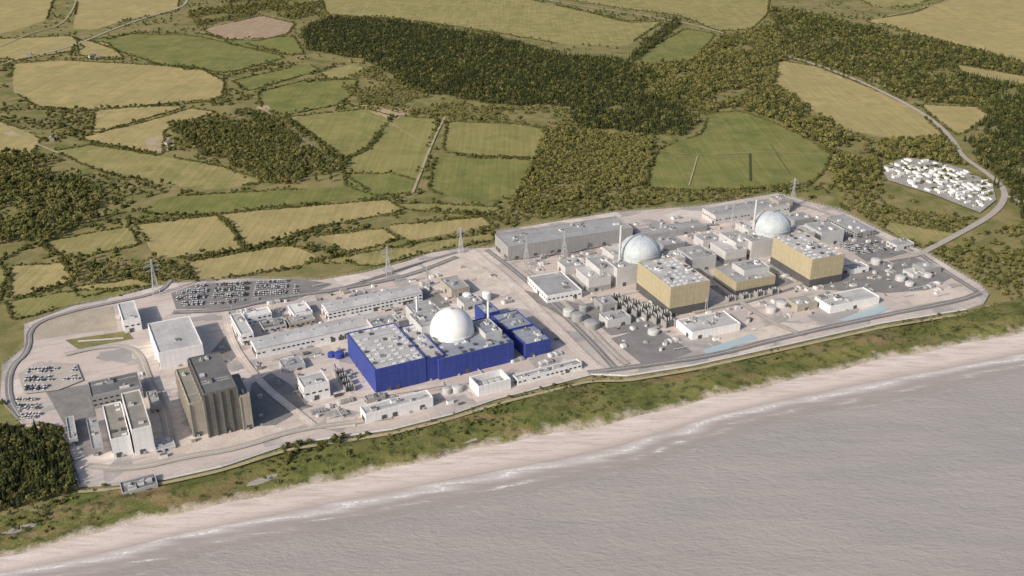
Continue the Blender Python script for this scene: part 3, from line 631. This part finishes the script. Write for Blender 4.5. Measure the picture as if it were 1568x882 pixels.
def conifer(i,coll,H0=15,R=2.9):
    rr=random.Random(50+i); m=MB(); m.cyl(0,0,.35,0,H0*.9,'b',6,.05); n=7
    for l in range(n):
        t=l/n; z=H0*(.16+.78*t); r=R*(1-t*.88)*rr.uniform(.85,1.1); top=z+H0*.2*(1-t*.4); K=9; off=rr.random()
        for s in range(K):
            a=(s+off)*2*math.pi/K; a2=(s+1+off)*2*math.pi/K; am=(a+a2)/2; q=r*rr.uniform(.8,1.2)
            m.face([(0,0,top),(r*.6*math.cos(a),r*.6*math.sin(a),z+.5),(q*math.cos(am),q*math.sin(am),z-rr.uniform(0,.8))],'f'); m.face([(0,0,top),(q*math.cos(am),q*math.sin(am),z-.4),(r*.6*math.cos(a2),r*.6*math.sin(a2),z+.5)],'f')
        leaves(m,(0,0,z+.5),r*.75,6,.55,'f',rr)
    mk(m,'conifer_%02d'%i,{'b':BARK,'f':FOLD},coll)
def bush(i,coll):
    rr=random.Random(90+i); m=MB()
    for _ in range(6):
        c=(rr.uniform(-1.6,1.6),rr.uniform(-1.6,1.6),rr.uniform(.6,1.7)); m.strut((0,0,0),c,.07,'b'); clump(m,c,rr.uniform(.8,1.4),'f',rr); leaves(m,c,1.1,7,.45,'f',rr)
    mk(m,'scrub_%02d'%i,{'b':BARK,'f':FOLB},coll)
CB=bpy.data.collections.new('broadleaf_trees'); CM=bpy.data.collections.new('mixed_trees'); CC=bpy.data.collections.new('conifer_trees'); CU=bpy.data.collections.new('scrub_bushes')
for i in range(5): broad(i,CB,FOL,11,4.6)
for i in range(4): broad(10+i,CM,FOLM,12,4.6)
for i in range(4): conifer(i,CC)
for i in range(4): bush(i,CU)
def group(coll):
    g=bpy.data.node_groups.new('scatter_'+coll.name,'GeometryNodeTree')
    g.interface.new_socket('Geometry',in_out='INPUT',socket_type='NodeSocketGeometry'); g.interface.new_socket('Geometry',in_out='OUTPUT',socket_type='NodeSocketGeometry')
    N=g.nodes; i=N.new('NodeGroupInput'); o=N.new('NodeGroupOutput'); ip=N.new('GeometryNodeInstanceOnPoints'); ci=N.new('GeometryNodeCollectionInfo')
    ci.inputs['Collection'].default_value=coll; ci.inputs['Separate Children'].default_value=True; ci.inputs['Reset Children'].default_value=True
    def na(nm,ty):
        n=N.new('GeometryNodeInputNamedAttribute'); n.data_type=ty; n.inputs['Name'].default_value=nm; return n.outputs['Attribute']
    L=g.links; L.new(i.outputs[0],ip.inputs['Points']); L.new(ci.outputs[0],ip.inputs['Instance']); ip.inputs['Pick Instance'].default_value=True
    L.new(na('idx','INT'),ip.inputs['Instance Index']); L.new(na('rot','FLOAT_VECTOR'),ip.inputs['Rotation']); L.new(na('scl','FLOAT_VECTOR'),ip.inputs['Scale']); L.new(ip.outputs[0],o.inputs[0]); return g
GR_={}
COUNT=0
def scatter(name,coll,P,z,smin,smax,rot=None,stretch=.15):
    global COUNT
    n=len(P)
    if n==0: return
    COUNT+=n
    if coll.name not in GR_: GR_[coll.name]=group(coll)
    me=bpy.data.meshes.new(name); Z=np.full(n,z) if np.isscalar(z) else z
    me.vertices.add(n); me.vertices.foreach_set('co',np.column_stack([P,Z]).ravel())
    s=RNG.uniform(smin,smax,n); S=np.column_stack([s,s,s*RNG.uniform(1-stretch,1+stretch,n)]); R=np.zeros((n,3)); R[:,2]=RNG.uniform(0,6.28,n) if rot is None else rot
    a=me.attributes.new('scl','FLOAT_VECTOR','POINT'); a.data.foreach_set('vector',S.ravel()); a=me.attributes.new('rot','FLOAT_VECTOR','POINT'); a.data.foreach_set('vector',R.ravel())
    a=me.attributes.new('idx','INT','POINT'); a.data.foreach_set('value',RNG.integers(0,len(coll.objects),n).astype(np.int32))
    o=bpy.data.objects.new(name,me); scene.collection.objects.link(o); md=o.modifiers.new('scatter','NODES'); md.node_group=GR_[coll.name]; return o
def clean(P,field=False,roads=True):
    P=P[~inpoly(P,SITEW)]
    if roads: P=P[~onroad(P,2.5,RW)]
    if field:
        k=np.zeros(len(P),bool)
        for f in FW: k|=inpoly(P,f)
        P=P[~k]
    return P
LOT=[(1347,258),(1385,243),(1430,248),(1480,262),(1520,285),(1525,308),(1500,328),(1430,300),(1360,278)]
def wood(name,poly,sp,mix,smin=.75,smax=1.2,field=False,gap=.12):
    P=clean(gridpts(rough_edge(UP(poly),30,9),sp),field); P=P[~inpoly(P,UP(LOT))]
    g=np.sin(P[:,0]*.033+1.3*np.sin(P[:,1]*.021))+np.sin(P[:,1]*.029-P[:,0]*.012)+RNG.normal(0,.35,len(P)); P=P[g<np.quantile(g,1-gap)] if len(P)>40 else P
    r=RNG.random(len(P)); a=0
    for coll,f in mix:
        sel=P[(r>=a)&(r<a+f)]; a+=f; scatter(name,coll,sel,0.,smin,smax)
wood('conifer_woodland',[(462,48),(500,28),(600,33),(750,58),(870,88),(960,92),(1000,55),(1035,28),(1040,40),(990,80),(960,100),(1010,115),(985,140),(1020,160),(1072,185),(1050,207),(1000,208),(890,198),(870,165),(740,160),(640,140),(560,92),(470,78)],7.2,((CC,.70),(CM,.20),(CB,.10)),.8,1.15,gap=.06)
wood('mixed_woodland',[(960,102),(1050,95),(1110,55),(1180,42),(1205,82),(1185,130),(1240,168),(1290,200),(1340,218),(1450,212),(1482,255),(1430,250),(1350,245),(1345,290),(1268,290),(1275,235),(1180,183),(1130,167),(1075,172),(1000,150)],8.6,((CB,.58),(CM,.28),(CC,.14)),gap=.12)
wood('plantation_woodland',[(838,196),(1000,210),(985,290),(900,305),(778,325),(800,265)],7.5,((CB,.72),(CM,.28)),.65,.9,gap=.04)
wood('mixed_woodland',[(262,192),(380,172),(440,185),(530,250),(505,280),(400,285),(340,250),(280,230)],8,((CM,.65),(CB,.30),(CC,.05)),.7,1.05,gap=.1)
wood('mixed_woodland',[(-300,240),(60,235),(110,262),(155,295),(150,340),(60,375),(-300,385)],9,((CM,.5),(CB,.45),(CC,.05)),gap=.2)
wood('conifer_woodland',[(-200,665),(90,656),(112,700),(118,748),(60,776),(-200,840)],5.4,((CC,.55),(CM,.45)),.7,1.0,gap=.02)
wood('conifer_woodland',[(1175,12),(1230,20),(1300,38),(1400,58),(1568,98),(1800,150),(1800,200),(1568,155),(1520,190),(1480,205),(1515,180),(1495,162),(1400,157),(1340,130),(1200,82)],8.6,((CC,.45),(CM,.3),(CB,.25)),field=True,gap=.12)
wood('conifer_woodland',[(1470,115),(1568,140),(1800,190),(1800,350),(1568,345),(1545,300),(1500,255),(1475,215),(1520,180)],8,((CC,.65),(CM,.3),(CB,.05)),field=True)
wood('coastal_woodland',[(1430,392),(1500,362),(1568,335),(1850,300),(1850,395),(1568,462),(1520,450)],8.5,((CB,.6),(CM,.4)),.5,.85,gap=.2)
wood('shelter_belt',[(740,336),(780,325),(1000,292),(1262,284),(1345,290),(1350,315),(1480,335),(1465,352),(1400,380),(1285,318),(1190,293),(1080,311),(940,322),(780,348)],8.6,((CB,.65),(CM,.35)),.5,.85,field=True,gap=.1)
wood('mixed_woodland',[(110,400),(225,382),(300,430),(260,440),(180,425),(110,436)],8.5,((CM,.5),(CB,.5)),.6,.9,gap=.2)
wood('mixed_woodland',[(520,135),(560,100),(640,145),(740,165),(870,168),(890,200),(840,195),(700,182),(672,182),(560,165)],10,((CB,.7),(CM,.3)),.55,.9,gap=.25)
wood('mixed_woodland',[(285,22),(360,0),(490,-10),(490,22),(455,32),(400,22),(300,42)],11,((CM,.5),(CB,.5)),gap=.3)
wood('scrubland',[(120,258),(250,278),(330,320),(205,345),(155,345)],11,((CM,.5),(CU,.5)),.6,.95,True,.3)
wood('scrubland',[(0,162),(130,168),(142,205),(60,215),(0,185)],10,((CM,.4),(CU,.6)),.6,.95,True,.3)
wood('scrubland',[(250,205),(285,225),(340,250),(400,285),(300,245)],9,((CU,1),))
wood('mixed_woodland',[(470,370),(520,388),(500,395),(478,385)],8,((CM,1),),.5,.8)
wood('dune_thicket',[(440,686),(530,673),(545,700),(520,714),(450,712)],5.5,((CM,.4),(CU,.6)),.45,.75,gap=.15)
# hedgerows along field edges
hp=[];tp=[]
rr=random.Random(5)
for w in FW:
    n=len(w); on=rr.random()
    for i in range(n):
        if rr.random()<.12: on=rr.random()
        a=w[i];b=w[(i+1)%n]; L=math.dist(a,b); k=max(1,int(L/3.6))
        for j in range(k):
            if on<.2: continue
            t=j/k; p=(a[0]+(b[0]-a[0])*t+rr.uniform(-1.6,1.6),a[1]+(b[1]-a[1])*t+rr.uniform(-1.6,1.6))
            (tp if rr.random()<.08+.10*on else hp).append(p)
hp=clean(np.array(hp)); tp=clean(np.array(tp)); scatter('hedgerow',CU,hp,0.,.7,1.4); scatter('hedgerow_trees',CM,tp,0.,.35,.75)
# denser tree lines between fields
TL=[[(205,343),(330,328),(400,320),(600,304),(640,320),(760,330)],[(240,398),(372,386),(480,353),(620,325)],[(300,434),(460,410),(480,400),(640,374),(760,352)],[(285,400),(440,373),(482,360),(590,347),(740,331)],
[(0,398),(60,372),(100,400),(112,436),(15,460)],[(668,186),(655,240),(645,262),(636,298)],[(676,236),(740,242),(820,245)],[(846,200),(822,245),(792,306)],[(345,118),(400,104),(470,90)],[(392,142),(440,128),(545,120)],
[(20,168),(90,168),(250,163),(345,152)],[(0,96),(90,90),(200,92),(345,116)],[(80,230),(140,220),(250,240)],[(140,66),(210,50),(310,52),(450,85)],[(430,178),(480,210),(525,250),(528,285)],[(985,212),(1006,228),(988,270),(994,292)],[(1210,90),(1300,118),(1400,160),(1456,205)],
[(490,24),(600,28),(760,54)],[(780,-8),(960,33),(1030,28)],[(333,329),(356,352),(374,384)],[(564,226),(602,178)],[(525,247),(566,227)],[(120,60),(105,90)],[(1320,28),(1440,64),(1568,98)]]
a1=[];a2=[]
for l in TL:
    l=UP(l)
    for a,b in zip(l[:-1],l[1:]):
        L=math.dist(a,b); k=int(L/3.4)
        for j in range(k):
            if math.sin((a[0]+b[0])*.01+j*.11)<-.75: continue
            t=j/k; p=(a[0]+(b[0]-a[0])*t+rr.gauss(0,2.6),a[1]+(b[1]-a[1])*t+rr.gauss(0,2.6)); (a1 if rr.random()<.36 else a2).append(p)
scatter('tree_line',CM,clean(np.array(a1)),0.,.35,.8); scatter('tree_line_scrub',CU,clean(np.array(a2)),0.,.8,1.6)
# scattered scrub in clumps over the marsh
reg=UP([(-400,5),(1900,5),(1900,380),(1568,440),(1420,385),(1190,290),(760,350),(640,385),(260,430),(-400,520)])
P=gridpts(reg,18)
cx=np.sin(P[:,0]*.021+np.sin(P[:,1]*.017)*2)+np.sin(P[:,1]*.019+P[:,0]*.008)+.8*np.sin(P[:,0]*.05-P[:,1]*.043)
P=P[(cx>.8)|(RNG.random(len(P))<.10)]; P=clean(P,True)
near=P[P[:,1]<2300]; more=np.concatenate([near+RNG.uniform(-7,7,near.shape) for _ in range(2)]); more=clean(more,True)
scatter('scrub_bushes',CU,np.concatenate([P,more]),0.,.8,1.9); scatter('scattered_trees',CM,P[RNG.random(len(P))<.35],0.,.4,.8)
# dune shrubs
A=np.array(Lin[1:-1]);Bv=np.array(Lveg[1:-1]); n=2300; i=RNG.integers(0,len(A),n); tt=RNG.beta(1.3,2.0,n)*.85; D=A[i]*(1-tt)[:,None]+Bv[i]*tt[:,None]+RNG.uniform(-4,4,(n,2))
keep=(np.sin(D[:,0]*.03)+np.sin(D[:,0]*.011+2)+RNG.normal(0,.7,n)>0.3)&(~inpoly(D,SITEW)); scatter('dune_shrubs',CU,D[keep],1.2,.35,1.1)
# ------------------------------------------------ cars
CAR=newmat('car_paint'); t=NT(CAR); oi=t.n('ShaderNodeObjectInfo'); cr=t.n('ShaderNodeValToRGB'); cr.color_ramp.interpolation='CONSTANT'
E=cr.color_ramp.elements; E[0].color=(.75,.75,.75,1); E[1].position=.45; E[1].color=(.50,.51,.53,1)
for p,c in((.72,(.07,.07,.075,1)),(.80,(.10,.13,.2,1)),(.86,(.22,.06,.06,1)),(.89,(.7,.7,.68,1))): e=E.new(p); e.color=c
t.l(oi.outputs['Random'],cr.inputs[0]); t.fin(cr.outputs[0],.3,.5)
TYRE=newmat('tyre_rubber'); NT(TYRE).fin((.02,.02,.02),.8)
CV=bpy.data.collections.new('cars')
def carmesh(i,L,Wd,hh,van):
    m=MB(); w=Wd/2; l=L/2
    m.hexa([(-l,-w,.35),(l,-w,.35),(l,w,.35),(-l,w,.35)],[(-l*.97,-w*.94,.85),(l*.95,-w*.94,.8),(l*.95,w*.94,.8),(-l*.97,w*.94,.85)],'c')
    x0,x1=(-l*.9,l*.25) if not van else (-l*.96,l*.55)
    m.hexa([(x0,-w*.9,.86),(x1+.5,-w*.9,.86),(x1+.5,w*.9,.86),(x0,w*.9,.86)],[(x0+.3,-w*.76,hh),(x1-.3,-w*.76,hh),(x1-.3,w*.76,hh),(x0+.3,w*.76,hh)],'g',top='c')
    for sx in(-.62,.62):
        for sy in(-1,1): m.strut((sx*l,sy*w*.75,.33),(sx*l,sy*w*1.0,.33),.33,'t')
    mk(m,'car_%d'%i,{'c':CAR,'g':GLASS,'t':TYRE},CV)
carmesh(0,4.4,1.8,1.45,False); carmesh(1,4.1,1.75,1.5,False); carmesh(2,5.0,1.95,2.1,True)
def carpark(poly,ang,row=15,name='parked_cars',fill=.8,z=None,aisle=3):
    z=zz[0]+.06
    W=np.array(UP(poly)); ca,sa=math.cos(ang),math.sin(ang); u=W[:,0]*ca+W[:,1]*sa; v=-W[:,0]*sa+W[:,1]*ca; P=[];m=MB()
    y=v.min()+3
    while y<v.max():
        for dy in(0,5.2):
            x=u.min(); c=0
            while x<u.max():
                if c%17<14: P.append((x*ca-(y+dy)*sa,x*sa+(y+dy)*ca))
                x+=2.7; c+=1
        y+=row
    P=np.array(P); P=P[inpoly(P,UP(poly))]
    for x,y in P: m.box(x-.08+1.35*ca,y-2.4+1.35*sa,x+.08+1.35*ca,y+2.4+1.35*sa,z-.03,z-.005,PAINT,rot=ang)
    m.obj('parking_bay_lines')
    g=np.sin(P[:,0]*.06)+np.sin(P[:,1]*.05); P=P[RNG.random(len(P))<np.clip(fill+.12*g,.2,.97)]; P=P+RNG.uniform(-.25,.25,P.shape)
    scatter(name,CV,P,z,.98,1.08,rot=ang+math.pi/2+math.pi*RNG.integers(0,2,len(P))+RNG.uniform(-.04,.04,len(P)),stretch=.02)
carpark([(268,452),(300,440),(380,434),(450,432),(455,452),(340,468),(275,470)],math.radians(8),17)
pad('asphalt_car_park',[(28,575),(60,556),(118,560),(128,585),(90,600),(38,606)],ground_mat('pale_car_park',(.46,.42,.385),(.50,.46,.425),(.41,.38,.35),.02,.06,None,.7,.1))
carpark([(33,576),(62,560),(115,563),(122,584),(88,596),(40,602)],math.radians(5),17); carpark([(25,612),(55,610),(65,640),(35,645)],math.radians(5),16)
carpark([(1280,378),(1330,372),(1360,385),(1310,392)],AC,16); carpark([(480,500),(520,494),(528,510),(490,518)],AA,15)
pad('compound_ground',LOT,ground_mat('compound_gravel',(.36,.35,.33),(.42,.40,.38),(.28,.27,.26),.03,.08,None,.7,.1))
CN=bpy.data.collections.new('cabins')
for i,(L,Wd,hh) in enumerate(((10,3.6,3),(7,3,2.8),(12,5,3.6))):
    m=MB(); m.box(-L/2,-Wd/2,L/2,Wd/2,.4,hh,'w'); m.hexa([(-L/2-.2,-Wd/2-.2,hh),(L/2+.2,-Wd/2-.2,hh),(L/2+.2,Wd/2+.2,hh),(-L/2-.2,Wd/2+.2,hh)],[(-L/2,-.2,hh+.6),(L/2,-.2,hh+.6),(L/2,.2,hh+.6),(-L/2,.2,hh+.6)],'r')
    for k in range(3): x=-L/2+(k+.5)*L/3; m.box(x-.7,-Wd/2-.06,x+.7,-Wd/2+.05,1.3,2.3,'g')
    mk(m,'cabin_%d'%i,{'w':WHITE,'r':[R_WHITE,R_LIGHT,R_WHITE][i],'g':GLASS},CN)
P=gridpts(UP([(1352,258),(1385,246),(1430,250),(1478,264),(1515,285),(1518,305),(1498,322),(1430,298),(1362,277)]),13,.3); P=P[RNG.random(len(P))<.8]
scatter('site_cabins',CN,P,zz[0],.75,1.1,rot=AC+math.pi/2*RNG.integers(0,2,len(P))); P=P+RNG.uniform(4,7,P.shape); scatter('parked_vans',CV,P[RNG.random(len(P))<.7],zz[0]+.02,.95,1.1,rot=AC)
Q=P+RNG.uniform(-9,9,P.shape); scatter('compound_trees',CU,Q[RNG.random(len(Q))<.4],zz[0],.6,1.2)
for (px,py) in ((140,88),(150,90),(80,215),(45,85),(1395,238),(258,222)):
    x,y=U(px,py); m=MB(); m.box(-6,-4,6,4,0,5,'tan')
    m.face([(-6.4,-4.4,5),(6.4,-4.4,5),(6.4,0,8),(-6.4,0,8)],'rt'); m.face([(-6.4,0,8),(6.4,0,8),(6.4,4.4,5),(-6.4,4.4,5)],'rt'); m.face([(-6,-4,5),(-6,0,7.8),(-6,4,5)],'tan'); m.face([(6,-4,5),(6,0,7.8),(6,4,5)],'tan')
    for k in(-4,-1.3,1.3,4): m.box(k-.5,-4.08,k+.5,-3.9,1.,2.2,'glass'); m.box(k-.5,-4.08,k+.5,-3.9,3.2,4.3,'glass')
    m.box(3,-.5,4,.5,6,9,'brown'); m.obj('farmhouse',(x,y,0),random.uniform(0,3))
print('INSTANCES',COUNT)
# ------------------------------------------------ light, sky, camera
EL=math.radians(32); LX,LY=.72,.69; d=Vector((LX*math.cos(EL),LY*math.cos(EL),-math.sin(EL)))
sl=bpy.data.lights.new('sun','SUN'); sl.energy=3.9; sl.angle=math.radians(.7); sl.color=(1,.89,.755); so=bpy.data.objects.new('sun',sl); so.rotation_euler=d.to_track_quat('-Z','Y').to_euler(); so.location=(0,0,900); scene.collection.objects.link(so)
wd=bpy.data.worlds.new('World'); scene.world=wd; wd.use_nodes=True; nt=wd.node_tree; nt.nodes.clear(); st=nt.nodes.new('ShaderNodeTexSky'); st.sky_type='NISHITA'; st.sun_disc=False; st.sun_elevation=EL; st.sun_rotation=math.atan2(-LX,-LY)%(2*math.pi); st.dust_density=3.0
bg=nt.nodes.new('ShaderNodeBackground'); bg.inputs[1].default_value=.12; ou=nt.nodes.new('ShaderNodeOutputWorld'); nt.links.new(st.outputs[0],bg.inputs[0]); nt.links.new(bg.outputs[0],ou.inputs[0])
cd=bpy.data.cameras.new('camera'); co=bpy.data.objects.new('camera',cd); co.location=(0,0,H); co.rotation_euler=(math.radians(65),0,0); cd.sensor_width=36; cd.lens=36*F/1568; cd.clip_start=1; cd.clip_end=40000; scene.collection.objects.link(co); scene.camera=co
scene.view_settings.view_transform='Standard'; scene.view_settings.look='None'; scene.view_settings.exposure=0
